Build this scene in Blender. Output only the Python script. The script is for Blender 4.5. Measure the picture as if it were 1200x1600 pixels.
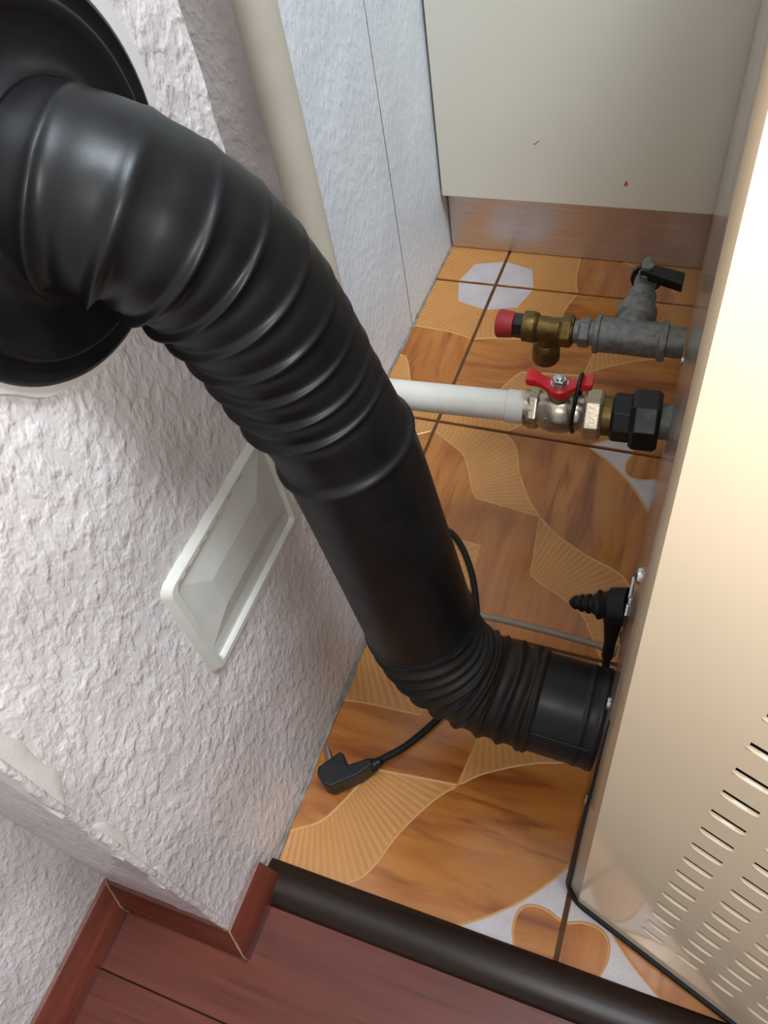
import bpy, bmesh, math, random
from mathutils import Vector, Matrix, noise
from mathutils.geometry import delaunay_2d_cdt

for o in list(bpy.data.objects):
    bpy.data.objects.remove(o, do_unlink=True)
SC = bpy.context.scene
COL = SC.collection
S = 0.33            # one floor tile is 33 cm; the plan below is measured in tiles
R = math.radians

def srgb(r, g, b):
    f = lambda c: (c/255)/12.92 if c/255 <= 0.04045 else (((c/255)+0.055)/1.055)**2.4
    return (f(r), f(g), f(b), 1.0)

# ------------------------------------------------------------------ camera
cam_d = bpy.data.cameras.new('camera')
cam_d.sensor_fit = 'VERTICAL'
cam_d.sensor_height = 32.0
cam_d.lens = 1278.04*32.0/1600.0
cam_d.clip_start = 0.01
cam = bpy.data.objects.new('camera', cam_d)
COL.objects.link(cam)
CX = Vector((0.92948136, 0.33964284, -0.14389975))
CY = Vector((0.18951801, -0.77439702, -0.60364905))
CZ = Vector((-0.31646061, 0.53380895, -0.78415603))
CP = Vector((1.04166, -3.41744, 2.73588))
m = Matrix((( CX.x, -CY.x, -CZ.x, CP.x*S),
            ( CX.y, -CY.y, -CZ.y, CP.y*S),
            ( CX.z, -CY.z, -CZ.z, CP.z*S),
            (0, 0, 0, 1)))
cam.matrix_world = m
SC.camera = cam

# ------------------------------------------------------------------ world, lamps, exposure
w = bpy.data.worlds.new('world'); SC.world = w
w.use_nodes = True
w.node_tree.nodes['Background'].inputs[0].default_value = (0.95, 0.97, 1.0, 1)
w.node_tree.nodes['Background'].inputs[1].default_value = 0.72

def lamp(name, kind, loc, energy, color, target=None, size=None):
    d = bpy.data.lights.new(name, kind); d.energy = energy; d.color = color
    o = bpy.data.objects.new(name, d); COL.objects.link(o)
    o.location = Vector(loc)*S
    if kind == 'AREA':
        d.shape = 'RECTANGLE'; d.size, d.size_y = size[0]*S, size[1]*S
    else:
        d.shadow_soft_size = size*S
    if target is not None:
        o.rotation_euler = (Vector(target)-Vector(loc)).to_track_quat('-Z', 'Y').to_euler()
    return o
# the phone's own torch beside its lens
tp = CP + CX*0.015 + CY*0.02
lamp('phone_torch', 'POINT', tp, 5.0, (1.0, 0.95, 0.88), size=0.02)
# daylight falling in from a high window over the cupboard end
lamp('window_daylight', 'AREA', (2.9, -2.6, 9.0), 100.0, (0.82, 0.92, 1.0), target=(-0.3, -0.3, 0.6), size=(2.6, 2.2))

SC.view_settings.view_transform = 'Standard'
SC.view_settings.look = 'None'
SC.view_settings.gamma = 1.0
SC.view_settings.use_curve_mapping = False
SC.view_settings.exposure = 0.0

# ------------------------------------------------------------------ materials
class NT:
    """small wrapper for building a node material"""
    def __init__(self, name):
        self.m = bpy.data.materials.new(name); self.m.use_nodes = True
        self.t = self.m.node_tree; self.b = self.t.nodes['Principled BSDF']
        self.tc = None
    def n(self, kind, **kw):
        x = self.t.nodes.new(kind)
        for k, v in kw.items(): setattr(x, k, v)
        return x
    def l(self, a, b): self.t.links.new(a, b)
    def obj(self, scale=(1, 1, 1), rot=(0, 0, 0), coord='Object'):
        if not self.tc: self.tc = self.n('ShaderNodeTexCoord')
        mp = self.n('ShaderNodeMapping'); mp.inputs['Scale'].default_value = scale
        mp.inputs['Rotation'].default_value = rot
        self.l(self.tc.outputs[coord], mp.inputs['Vector']); return mp.outputs[0]
    def noise(self, vec, scale, detail=4, rough=0.55, dist=0.0):
        x = self.n('ShaderNodeTexNoise'); x.inputs['Scale'].default_value = scale
        x.inputs['Detail'].default_value = detail; x.inputs['Roughness'].default_value = rough
        x.inputs['Distortion'].default_value = dist
        self.l(vec, x.inputs['Vector']); return x.outputs['Fac']
    def voro(self, vec, scale, feature='F1'):
        x = self.n('ShaderNodeTexVoronoi'); x.feature = feature; x.inputs['Scale'].default_value = scale
        self.l(vec, x.inputs['Vector']); return x.outputs['Distance']
    def ramp(self, fac, stops):
        x = self.n('ShaderNodeValToRGB'); e = x.color_ramp.elements
        while len(e) < len(stops): e.new(0.5)
        for i, (p, c) in enumerate(stops): e[i].position = p; e[i].color = c
        self.l(fac, x.inputs[0]); return x.outputs[0]
    def mix(self, fac, a, b, blend='MIX'):
        x = self.n('ShaderNodeMix'); x.data_type = 'RGBA'; x.blend_type = blend
        for v, i in ((fac, 0), (a, 6), (b, 7)):
            if hasattr(v, 'links') or hasattr(v, 'is_linked'): self.l(v, x.inputs[i])
            else: x.inputs[i].default_value = v
        return x.outputs[2]
    def math(self, op, a, b=0.0):
        x = self.n('ShaderNodeMath'); x.operation = op
        for v, i in ((a, 0), (b, 1)):
            if hasattr(v, 'is_linked'): self.l(v, x.inputs[i])
            else: x.inputs[i].default_value = v
        return x.outputs[0]
    def bump(self, h, strength=0.5, dist=0.001, prev=None):
        x = self.n('ShaderNodeBump'); x.inputs['Strength'].default_value = strength
        x.inputs['Distance'].default_value = dist; self.l(h, x.inputs['Height'])
        if prev is not None: self.l(prev, x.inputs['Normal'])
        return x.outputs[0]
    def out(self, col=None, rough=0.5, metal=0.0, normal=None, spec=None, coat=None):
        b = self.b
        for v, k in ((col, 'Base Color'), (rough, 'Roughness'), (metal, 'Metallic'), (spec, 'Specular IOR Level'), (coat, 'Coat Weight')):
            if v is None: continue
            if hasattr(v, 'is_linked'): self.l(v, b.inputs[k])
            else: b.inputs[k].default_value = v
        if normal is not None: self.l(normal, b.inputs['Normal'])
        return self.m

def plain(name, col, rough=0.5, metal=0.0, var=0.25, scale=60, bump=0.15, spec=None):
    """paint, plastic or metal with slight mottling and fine relief"""
    t = NT(name); v = t.obj()
    n = t.noise(v, scale, 5)
    c2 = tuple(c*(1-var) for c in col[:3])+(1,)
    c = t.ramp(n, [(0.3, c2), (0.7, col)])
    r = t.math('MULTIPLY_ADD', n, 0.2); r.node.inputs[2].default_value = rough-0.1
    nb = t.bump(t.noise(v, scale*6, 3), bump, 0.0004)
    return t.out(c, r, metal, nb, spec)

def stucco(name, col, dirt, rough=0.27, tint=0.2, bs=0.6):
    t = NT(name); v = t.obj()
    vs = t.obj((1, 1, 0.62))
    big = t.noise(v, 9, 4); med = t.noise(vs, 125, 2, 0.5, 0.2); fine = t.noise(vs, 330, 2, 0.5)
    c = t.ramp(big, [(0.3, dirt), (0.62, col)])
    sp = t.ramp(t.voro(v, 55), [(0.03, (0.25, 0.22, 0.2, 1)), (0.07, (1, 1, 1, 1))])
    c = t.mix(tint, c, sp, 'MULTIPLY')
    r1 = t.ramp(med, [(0.42, (0, 0, 0, 1)), (0.70, (1, 1, 1, 1))])
    b1 = t.bump(r1, bs, 0.0017); b2 = t.bump(fine, bs*0.8, 0.0009, b1)
    return t.out(c, rough, 0, b2, 0.5)

M = {}
M['stucco'] = stucco('glossy_stucco_paint', srgb(216, 210, 209), srgb(190, 182, 181))
M['stucco_far'] = stucco('pale_wall_paint', srgb(222, 227, 232), srgb(208, 213, 219), 0.5, 0.12, 0.28)
M['plaster'] = plain('smooth_filler', srgb(206, 202, 200), 0.55, 0, 0.1, 30)
M['caulk'] = plain('dirty_caulk', srgb(146, 136, 126), 0.7, 0, 0.5, 90, 0.5)
M['chip'] = plain('bare_plaster', srgb(212, 204, 198), 0.5, 0, 0.14, 45, 0.5)
M['filler'] = plain('tan_filler', srgb(150, 120, 98), 0.7, 0, 0.3, 90)
M['grout'] = plain('grout', srgb(88, 66, 48), 0.85, 0, 0.4, 120, 0.5)
M['flue'] = None
M['red'] = plain('red_plastic', srgb(196, 30, 34), 0.38, 0, 0.2, 80)
M['red_cap'] = plain('red_cap_plastic', srgb(160, 32, 40), 0.6, 0, 0.3, 120, 0.4)
M['black'] = plain('black_plastic', srgb(18, 18, 19), 0.42, 0, 0.3, 90, spec=0.35)
M['rubber'] = plain('black_rubber', srgb(18, 18, 19), 0.55, 0, 0.3, 90, spec=0.3)
M['brass'] = plain('tarnished_brass', srgb(122, 98, 56), 0.42, 0.85, 0.5, 110, 0.4)
M['nickel'] = plain('nickel_plate', srgb(188, 178, 160), 0.3, 0.95, 0.3, 70, 0.3)
M['galv'] = plain('galvanised_iron', srgb(128, 129, 126), 0.5, 0.5, 0.5, 150, 0.8)
M['steel'] = plain('steel', srgb(190, 190, 188), 0.25, 1.0, 0.2, 60)
M['pvc'] = None
M['cream_pipe'] = plain('painted_riser', srgb(198, 188, 173), 0.45, 0, 0.08, 25)
M['hose'] = plain('grey_tube', srgb(140, 128, 112), 0.5, 0, 0.2, 50)
M['vent'] = plain('aged_white_plastic', srgb(200, 198, 190), 0.42, 0, 0.12, 35)
M['cabinet'] = plain('grey_beige_laminate', srgb(218, 213, 198), 0.35, 0, 0.04, 8, 0.03)
M['dark_gap'] = plain('dark_interior', srgb(20, 18, 16), 0.9, 0, 0.2, 20)
M['pink'] = plain('red_paint_smear', srgb(196, 92, 104), 0.6, 0, 0.3, 200)
M['scratch'] = plain('scratch_mark', srgb(120, 112, 104), 0.7, 0, 0.3, 200)

def mat_pvc():
    t = NT('white_pipe_plastic'); v = t.obj()
    c = t.ramp(t.noise(v, 20, 4), [(0.3, srgb(192, 188, 178)), (0.7, srgb(204, 201, 193))])
    dots = t.ramp(t.voro(t.obj((1, 2, 2)), 60), [(0.06, (1, 1, 1, 1)), (0.10, (0, 0, 0, 1))])
    gate = t.ramp(t.noise(v, 50, 2), [(0.56, (0, 0, 0, 1)), (0.6, (1, 1, 1, 1))])
    c = t.mix(t.math('MULTIPLY', dots, gate), c, srgb(84, 70, 62))
    return t.out(c, 0.4, 0, None, 0.4)
M['pvc'] = mat_pvc()

def mat_flue():
    t = NT('black_enamel'); v = t.obj()
    n = t.noise(v, 22, 5)
    c = t.ramp(n, [(0.35, srgb(13, 13, 14)), (0.7, srgb(21, 21, 23))])
    dots = t.ramp(t.voro(v, 42), [(0.045, (1, 1, 1, 1)), (0.062, (0, 0, 0, 1))])
    gate = t.ramp(t.noise(v, 30, 2), [(0.60, (0, 0, 0, 1)), (0.64, (1, 1, 1, 1))])
    c = t.mix(t.math('MULTIPLY', dots, gate), c, srgb(170, 168, 162))
    r = t.ramp(n, [(0.3, (0.34,)*3+(1,)), (0.75, (0.50,)*3+(1,))])
    return t.out(c, r, 0, t.bump(t.noise(v, 160, 3), 0.12, 0.0006), 0.30)
M['flue'] = mat_flue()
def mat_flue_dusty():
    t = NT('dusty_black_enamel'); v = t.obj()
    n = t.noise(v, 14, 5)
    c = t.ramp(n, [(0.35, srgb(17, 16, 15)), (0.7, srgb(40, 36, 32))])
    return t.out(c, 0.5, 0, t.bump(t.noise(v, 160, 3), 0.15, 0.0006), 0.22)
M['flue_dusty'] = mat_flue_dusty()

def mat_wood(name, dark, light, streak, scale, rough, axis=0, spec=0.5, amount=0.6):
    t = NT(name)
    sc = (1.2, 14, 14) if axis == 0 else (14, 1.2, 14)
    v = t.obj(sc)
    a = t.noise(v, scale, 6, 0.6, 0.6); b = t.noise(t.obj((sc[0]*2, sc[1]*5, sc[2]*5)), scale, 4)
    c = t.ramp(a, [(0.3, dark), (0.7, light)])
    c = t.mix(t.math('MULTIPLY', t.ramp(b, [(0.5, (0, 0, 0, 1)), (0.75, (1, 1, 1, 1))]), amount), c, streak)
    return t.out(c, rough, 0, t.bump(b, 0.15, 0.0005), spec)
M['laminate'] = mat_wood('reddish_laminate', srgb(80, 36, 27), srgb(103, 51, 38), srgb(56, 24, 18), 3.0, 0.38, spec=0.22)
M['base_x'] = mat_wood('mahogany_trim', srgb(84, 38, 29), srgb(112, 54, 39), srgb(54, 24, 18), 2.0, 0.3, 0)
M['base_y'] = mat_wood('mahogany_trim_along', srgb(84, 38, 29), srgb(112, 54, 39), srgb(54, 24, 18), 2.0, 0.3, 1)
M['threshold'] = mat_wood('dark_threshold', srgb(27, 16, 11), srgb(42, 26, 18), srgb(18, 11, 8), 3.0, 0.33, spec=0.22)

# tile glazes -------------------------------------------------------
def mat_tilewood():
    t = NT('wood_print_glaze')
    v = t.obj((7.0, 1.1, 1), (0, 0, R(-16)))
    info = t.n('ShaderNodeObjectInfo')
    a = t.n('ShaderNodeVectorMath'); a.operation = 'ADD'; t.l(v, a.inputs[0])
    sc = t.n('ShaderNodeVectorMath'); sc.operation = 'SCALE'; sc.inputs[0].default_value = (3, 5, 0)
    t.l(info.outputs['Random'], sc.inputs['Scale']); t.l(sc.outputs[0], a.inputs[1])
    n = t.noise(a.outputs[0], 3.6, 5, 0.55, 0.9)
    c = t.ramp(n, [(0.30, srgb(124, 66, 28)), (0.44, srgb(160, 96, 43)), (0.56, srgb(173, 110, 50)), (0.72, srgb(181, 119, 60))])
    d = t.noise(t.obj((11, 1.5, 1), (0, 0, R(-16))), 3.6, 5, 0.6, 1.2)
    c = t.mix(t.math('MULTIPLY', t.ramp(d, [(0.56, (0, 0, 0, 1)), (0.72, (1, 1, 1, 1))]), 0.75), c, srgb(112, 57, 26))
    sp = t.ramp(t.voro(t.obj(), 70), [(0.035, (1, 1, 1, 1)), (0.05, (0, 0, 0, 1))])
    gate = t.ramp(t.noise(t.obj(), 45, 2), [(0.60, (0, 0, 0, 1)), (0.63, (1, 1, 1, 1))])
    c = t.mix(t.math('MULTIPLY', sp, gate), c, srgb(40, 24, 14))
    return t.out(c, 0.2, 0, t.bump(n, 0.08, 0.001), 0.5)
def mat_hatch(name, centre, k):
    """cream glaze with ridges fanning out from a centre point of the tile"""
    t = NT(name)
    sep = t.n('ShaderNodeSeparateXYZ'); t.l(t.obj(), sep.inputs[0])
    dx = t.math('SUBTRACT', sep.outputs[0], centre[0]*S); dy = t.math('SUBTRACT', sep.outputs[1], centre[1]*S)
    ang = t.math('ARCTAN2', dy, dx)
    wv = t.math('SINE', t.math('MULTIPLY', ang, k))
    n = t.noise(t.obj(), 25, 4)
    f = t.math('MULTIPLY_ADD', wv, 0.5); f.node.inputs[2].default_value = 0.5
    base = t.ramp(n, [(0.3, srgb(175, 117, 59)), (0.7, srgb(184, 127, 68))])
    c = t.mix(t.math('MULTIPLY', f, 0.36), base, srgb(202, 150, 92))
    return t.out(c, 0.3, 0, t.bump(f, 0.5, 0.0007), 0.5)
def mat_tilegrey():
    t = NT('pale_grey_glaze')
    v = t.obj()
    n = t.noise(v, 260, 3)
    c = t.ramp(t.noise(v, 30, 4), [(0.3, srgb(174, 165, 165)), (0.7, srgb(192, 184, 186))])
    sp = t.ramp(t.voro(v, 60), [(0.04, (0.15, 0.1, 0.08, 1)), (0.06, (1, 1, 1, 1))])
    c = t.mix(0.5, c, sp, 'MULTIPLY')
    return t.out(c, 0.32, 0, t.bump(n, 0.35, 0.0006), 0.5)
TILE_MATS = [mat_tilewood(), mat_hatch('ridged_cream_glaze_a', (-0.45, 0.05), 118.0), mat_hatch('ridged_cream_glaze_b', (0.05, -0.45), 118.0),
             mat_hatch('ridged_cream_glaze_c', (-0.56, -0.56), 118.0), mat_tilegrey(), plain('raised_cream_outline', srgb(204, 152, 96), 0.28, 0, 0.1, 50)]

def mat_panel():
    t = NT('cream_enamel'); v = t.obj()
    n = t.noise(v, 5, 3)
    c = t.ramp(n, [(0.3, srgb(222, 206, 178)), (0.7, srgb(228, 212, 186))])
    return t.out(c, 0.11, 0, t.bump(t.noise(v, 40, 2), 0.012, 0.001), 0.5)
M['panel'] = mat_panel()
M['edge'] = plain('taupe_enamel_fold', srgb(150, 134, 112), 0.3, 0, 0.1, 20)
M['rear'] = plain('glossy_grey_sheet', srgb(190, 180, 170), 0.16, 0.75, 0.08, 15, 0.0)
def mat_brushed():
    t = NT('brushed_aluminium'); n = t.noise(t.obj((1.5, 60, 60)), 8, 4)
    c = t.ramp(n, [(0.3, srgb(196, 186, 182)), (0.7, srgb(214, 206, 202))])
    return t.out(c, 0.36, 0.85, t.bump(n, 0.06, 0.0005))
M['alu'] = mat_brushed()

# ------------------------------------------------------------------ mesh helpers (all in tile units)
def tag(o, label=None, cat=None, group=None, kind=None):
    if label: o['label'] = label
    if cat: o['category'] = cat
    if group: o['group'] = group
    if kind: o['kind'] = kind
    return o

def empty(name, loc, label, cat):
    o = bpy.data.objects.new(name, None); COL.objects.link(o)
    o.location = Vector(loc)*S; o.empty_display_size = 0.05
    o['orgx'] = 0
    del o['orgx']
    return tag(o, label, cat)

def world_org(o):
    v = Vector((0, 0, 0))
    while o: v = v + o.location; o = o.parent
    return v/S

def build(name, verts, faces, mat, parent=None, org=None, smooth=False, bevel=0.0, seg=2, label=None, fmats=None, ang=35):
    """one mesh object; verts in world tile units, origin at org (or the parent's origin)"""
    base = world_org(parent) if parent else Vector((0, 0, 0))
    if org is None: org = base
    org = Vector(org)
    me = bpy.data.meshes.new(name)
    me.from_pydata([tuple((Vector(v)-org)*S) for v in verts], [], faces)
    mats = mat if isinstance(mat, list) else [mat]
    for mm in mats: me.materials.append(mm)
    if fmats:
        for p, i in zip(me.polygons, fmats): p.material_index = i
    bm = bmesh.new(); bm.from_mesh(me)
    bmesh.ops.recalc_face_normals(bm, faces=bm.faces)
    if bevel > 0:
        es = [e for e in bm.edges if len(e.link_faces) == 2 and e.calc_face_angle(0) > R(30)]
        bmesh.ops.bevel(bm, geom=es, offset=bevel*S, segments=seg, affect='EDGES', profile=0.6, clamp_overlap=True)
    if smooth:
        for f in bm.faces: f.smooth = True
        for e in bm.edges:
            if len(e.link_faces) == 2 and e.calc_face_angle(0) > R(ang): e.smooth = False
    bm.to_mesh(me); bm.free()
    o = bpy.data.objects.new(name, me); COL.objects.link(o)
    o.location = (org-base)*S
    if parent: o.parent = parent
    if label: o['label'] = label
    return o

def box_vf(a, b):
    (x0, y0, z0), (x1, y1, z1) = a, b
    v = [(x0, y0, z0), (x1, y0, z0), (x1, y1, z0), (x0, y1, z0), (x0, y0, z1), (x1, y0, z1), (x1, y1, z1), (x0, y1, z1)]
    f = [(0, 3, 2, 1), (4, 5, 6, 7), (0, 1, 5, 4), (1, 2, 6, 5), (2, 3, 7, 6), (3, 0, 4, 7)]
    return v, f

def box(name, a, b, mat, parent=None, bevel=0.0, **k):
    v, f = box_vf(a, b)
    return build(name, v, f, mat, parent, bevel=bevel, **k)

def frame_of(d, up=(0, 0, 1)):
    d = Vector(d).normalized(); u = Vector(up)
    if abs(d.dot(u)) > 0.95: u = Vector((0, 1, 0))
    a = d.cross(u).normalized(); b = a.cross(d).normalized()
    return d, a, b

def lathe(name, p0, d, prof, mat, parent=None, n=32, phase=0.0, smooth=True, up=(0, 0, 1), bevel=0.0, caps=True, label=None, org=None, ang=35):
    """turned part: prof is a list of (distance along axis, radius)"""
    d, a, b = frame_of(d, up); p0 = Vector(p0)
    v, f = [], []
    for t, r in prof:
        for i in range(n):
            q = 2*math.pi*i/n+phase
            v.append(p0+d*t+(a*math.cos(q)+b*math.sin(q))*r)
    for k in range(len(prof)-1):
        for i in range(n):
            j = (i+1) % n
            f.append((k*n+i, k*n+j, (k+1)*n+j, (k+1)*n+i))
    if caps:
        f.append(tuple(range(n))[::-1]); L = (len(prof)-1)*n
        f.append(tuple(L+i for i in range(n)))
    return build(name, v, f, mat, parent, smooth=smooth, bevel=bevel, label=label, org=org, ang=ang)

def hexa(name, p0, d, t0, t1, r, mat, parent, n=6, phase=0.0, label=None):
    """hexagon nut with chamfered corners"""
    c = 0.12*r
    return lathe(name, p0, d, [(t0, r*0.9), (t0+c, r), (t1-c, r), (t1, r*0.9)], mat, parent, n=n, phase=phase, smooth=False, bevel=0.003, label=label)

def catmull(P, m=12):
    P = [Vector(p) for p in P]
    Q = [P[0]*2-P[1]]+P+[P[-1]*2-P[-2]]
    out = []
    for i in range(1, len(Q)-2):
        a, b, c, d = Q[i-1], Q[i], Q[i+1], Q[i+2]
        for k in range(m):
            t = k/m
            out.append(0.5*((2*b)+(c-a)*t+(2*a-5*b+4*c-d)*t*t+(3*b-a-3*c+d)*t**3))
    out.append(P[-1]); return out

def resample(P, step):
    L = [0.0]
    for a, b in zip(P, P[1:]): L.append(L[-1]+(b-a).length)
    n = max(2, int(L[-1]/step)); out = []; j = 0
    for k in range(n+1):
        s = L[-1]*k/n
        while j < len(L)-2 and L[j+1] < s: j += 1
        q = (s-L[j])/max(1e-9, L[j+1]-L[j]); out.append(P[j].lerp(P[j+1], min(1, q)))
    return out, L[-1]

def sweep(name, path, rad, mat, parent=None, n=48, up=(0, 1, 0), caps=True, label=None, org=None, ang=50):
    """tube along a path; rad(s, u, phi, k) gives the radius"""
    T = [(path[min(i+1, len(path)-1)]-path[max(i-1, 0)]).normalized() for i in range(len(path))]
    a = (Vector(up)-T[0]*T[0].dot(Vector(up))).normalized()
    v, f = [], []; s = 0.0
    tot = sum((y-x).length for x, y in zip(path, path[1:]))
    for i, p in enumerate(path):
        if i: s += (p-path[i-1]).length
        a = (a-T[i]*T[i].dot(a)).normalized(); b = T[i].cross(a)
        for k in range(n):
            q = 2*math.pi*k/n
            v.append(p+(a*math.cos(q)+b*math.sin(q))*rad(s, s/tot, q))
    for i in range(len(path)-1):
        for k in range(n):
            j = (k+1) % n
            f.append((i*n+k, i*n+j, (i+1)*n+j, (i+1)*n+k))
    if caps:
        f.append(tuple(range(n))[::-1]); L = (len(path)-1)*n; f.append(tuple(L+i for i in range(n)))
    return build(name, v, f, mat, parent, smooth=True, label=label, org=org, ang=ang)

def prism(name, pts, z0, z1, mat, parent=None, bevel=0.0, axis='z', smooth=False, label=None, seg=2):
    n = len(pts)
    mk = {'z': lambda p, h: (p[0], p[1], h), 'x': lambda p, h: (h, p[0], p[1]), 'y': lambda p, h: (p[0], h, p[1])}[axis]
    v = [mk(p, z0) for p in pts]+[mk(p, z1) for p in pts]
    f = [tuple(range(n))[::-1], tuple(range(n, 2*n))]+[(i, (i+1) % n, n+(i+1) % n, n+i) for i in range(n)]
    return build(name, v, f, mat, parent, bevel=bevel, smooth=smooth, label=label, seg=seg)

# ================================================================== THE SETTING
XW = 0.075      # face of the near wall
XF = -0.335     # face of the far wall
YC = -3.235     # hall-side end of the near wall
# ---- tiled floor: a grout bed with separate tiles
floor = box('floor', (-1.3, -3.06, -0.12), (3.0, 2.2, -0.010), M['grout'])
tag(floor, 'floor of glossy orange wood-print ceramic tiles behind the dark threshold', 'floor', kind='structure')

def smooth_line(P, m=6):
    return [(q.x, q.y) for q in catmull([(x, y, 0) for x, y in P], m)]
H1_LOW = smooth_line([(0.0, 0.945), (0.10, 0.885), (0.17, 0.835), (0.215, 0.76), (0.255, 0.67), (0.29, 0.612)])
H1_UP = smooth_line([(0.58, 0.58), (0.525, 0.64), (0.475, 0.72), (0.43, 0.81), (0.40, 0.90), (0.37, 0.955), (0.32, 1.0)])
LEAF = smooth_line([(0.70, 1.0), (0.79, 0.94), (0.87, 0.87), (0.94, 0.79), (1.0, 0.70)])
ROUND = smooth_line([(0.885, 1.0), (0.868, 0.95), (0.872, 0.90), (0.90, 0.872), (0.95, 0.868), (1.0, 0.885)])
OCT = [(0.195, 0.0), (0.15, 0.15), (0.0, 0.195)]
OCTH = smooth_line([(0.0, 0.425), (0.09, 0.40), (0.18, 0.388), (0.28, 0.382), (0.385, 0.375)])
flip = lambda P: [(y, x) for x, y in P]
REG = {
    1: H1_LOW+H1_UP+[(0.0, 1.0)],
    2: flip(H1_LOW+H1_UP+[(0.0, 1.0)]),
    'O': OCT+[(0, 0)],
    3: OCTH+flip(OCTH)[::-1]+[(0, 0)],
    'L': LEAF+[(1, 1)],
    'R': ROUND+[(1, 1)],
}
LINES = [H1_LOW+H1_UP, flip(H1_LOW+H1_UP), OCTH+flip(OCTH)[::-1], LEAF, ROUND]
def inside(p, poly):
    x, y = p; c = False; j = len(poly)-1
    for i in range(len(poly)):
        xi, yi = poly[i]; xj, yj = poly[j]
        if (yi > y) != (yj > y) and x < (xj-xi)*(y-yi)/(yj-yi)+xi: c = not c
        j = i
    return c
def region(p):
    if inside(p, REG['O']): return 4
    if inside(p, REG[3]): return 3
    if inside(p, REG['R']): return 0
    if inside(p, REG['L']): return 4
    if inside(p, REG[1]): return 1
    if inside(p, REG[2]): return 2
    return 0

def tile_mesh():
    h = 0.491
    pts, eds = [], []
    def line(P, close=False):
        i0 = len(pts); pts.extend(Vector((x, y)) for x, y in P)
        eds.extend((i0+k, i0+k+1) for k in range(len(P)-1))
        if close: eds.append((len(pts)-1, i0))
    line([(0, 0), (1, 0), (1, 1), (0, 1)], True)
    line(OCT)
    for L in LINES: line(L)
    vo, eo, fo, *_ = delaunay_2d_cdt(pts, eds, [], 0, 1e-4)
    V, F, MI = [], [], []
    sc = lambda p, z=0.0: (((p[0]-0.5)*2*h)*S, ((p[1]-0.5)*2*h)*S, z*S)
    for p in vo: V.append(sc(p))
    for fc in fo:
        c = sum((vo[i] for i in fc), Vector((0, 0)))/len(fc)
        if max(c.x, c.y) > 1 or min(c.x, c.y) < 0: continue
        F.append(tuple(fc)); MI.append(region(c))
    # raised outlines between the glazes
    wd = 0.0042
    for L in LINES:
        P = [Vector(p) for p in L]; i0 = len(V)
        for k, p in enumerate(P):
            d = (P[min(k+1, len(P)-1)]-P[max(k-1, 0)]).normalized(); nrm = Vector((-d.y, d.x))
            for q, z in ((p-nrm*wd, 0.0), (p, 0.0022), (p+nrm*wd, 0.0)):
                q = Vector((min(1, max(0, q.x)), min(1, max(0, q.y)))); V.append(sc(q, z))
        for k in range(len(P)-1):
            a = i0+3*k
            F += [(a, a+3, a+4, a+1), (a+1, a+4, a+5, a+2)]; MI += [5, 5]
    # chamfer and sides
    i0 = len(V); c4 = [(-1, -1), (1, -1), (1, 1), (-1, 1)]
    for hh, z in ((h, 0.0), (0.4938, -0.004), (0.4938, -0.03)):
        for x, y in c4: V.append((x*hh*S, y*hh*S, z*S))
    for r in range(2):
        for k in range(4):
            j = (k+1) % 4; F.append((i0+r*4+k, i0+r*4+j, i0+r*4+4+j, i0+r*4+4+k)); MI.append(0)
    me = bpy.data.meshes.new('tile'); me.from_pydata(V, [], F)
    for mm in TILE_MATS: me.materials.append(mm)
    for p, i in zip(me.polygons, MI): p.material_index = i
    bm = bmesh.new(); bm.from_mesh(me)
    for f_ in bm.faces:
        f_.normal_update()
        if f_.normal.z < -0.2: f_.normal_flip()
    bm.to_mesh(me); bm.free()
    return me
TM = tile_mesh()
spots = [(0.5, -0.5, -90), (0.5, -1.5, 0), (0.5, -2.5, -90), (0.5, 0.5, 0), (-0.5, -0.5, 180), (-0.5, 0.5, 90), (-0.5, -1.5, 90),
         (1.5, -2.5, 180), (1.5, -1.5, 90), (1.5, -0.5, 180), (1.5, 0.5, 90)]
for x, y, a in spots:
    o = bpy.data.objects.new('tile', TM); COL.objects.link(o); o.parent = floor
    o.location = (x*S, y*S, 0); o.rotation_euler = (0, 0, R(a))

# ---- laminate floor in the hall: planks on an underlay
hall = box('floor_hall', (-0.5, -6.2, -0.12), (3.0, -3.06, -0.03), M['dark_gap'])
tag(hall, 'hall floor of reddish brown wood laminate boards before the threshold', 'floor', kind='structure')
py = -3.02
for i, (y0, y1) in enumerate(((-3.4565, -3.02), (-4.02, -3.4595), (-4.58, -4.023), (-5.14, -4.583), (-5.70, -5.143), (-6.2, -5.703))):
    box('plank', (-0.5, y0, -0.03), (3.0, y1, 0.0), M['laminate'], hall, bevel=0.003)

# ---- dark threshold bar
prof = []
for k in range(13):
    q = math.pi*k/12
    prof.append((-3.055-0.068*math.cos(q), 0.002+0.036*math.sin(q)**0.7))
v, f = [], []
nx = 2
for x in (0.07, 3.0):
    for y, z in prof: v.append((x, y, z))
n = len(prof)
f = [(k, k+1, n+k+1, n+k) for k in range(n-1)]+[(n-1, 0, n, 2*n-1), tuple(range(n))[::-1], tuple(range(n, 2*n))]
th = build('trim_1', v, f, M['threshold'], smooth=True, org=(0.07, -3.055, 0), ang=60)
tag(th, 'dark brown rounded threshold bar between tiles and laminate', 'threshold', kind='structure')

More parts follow.
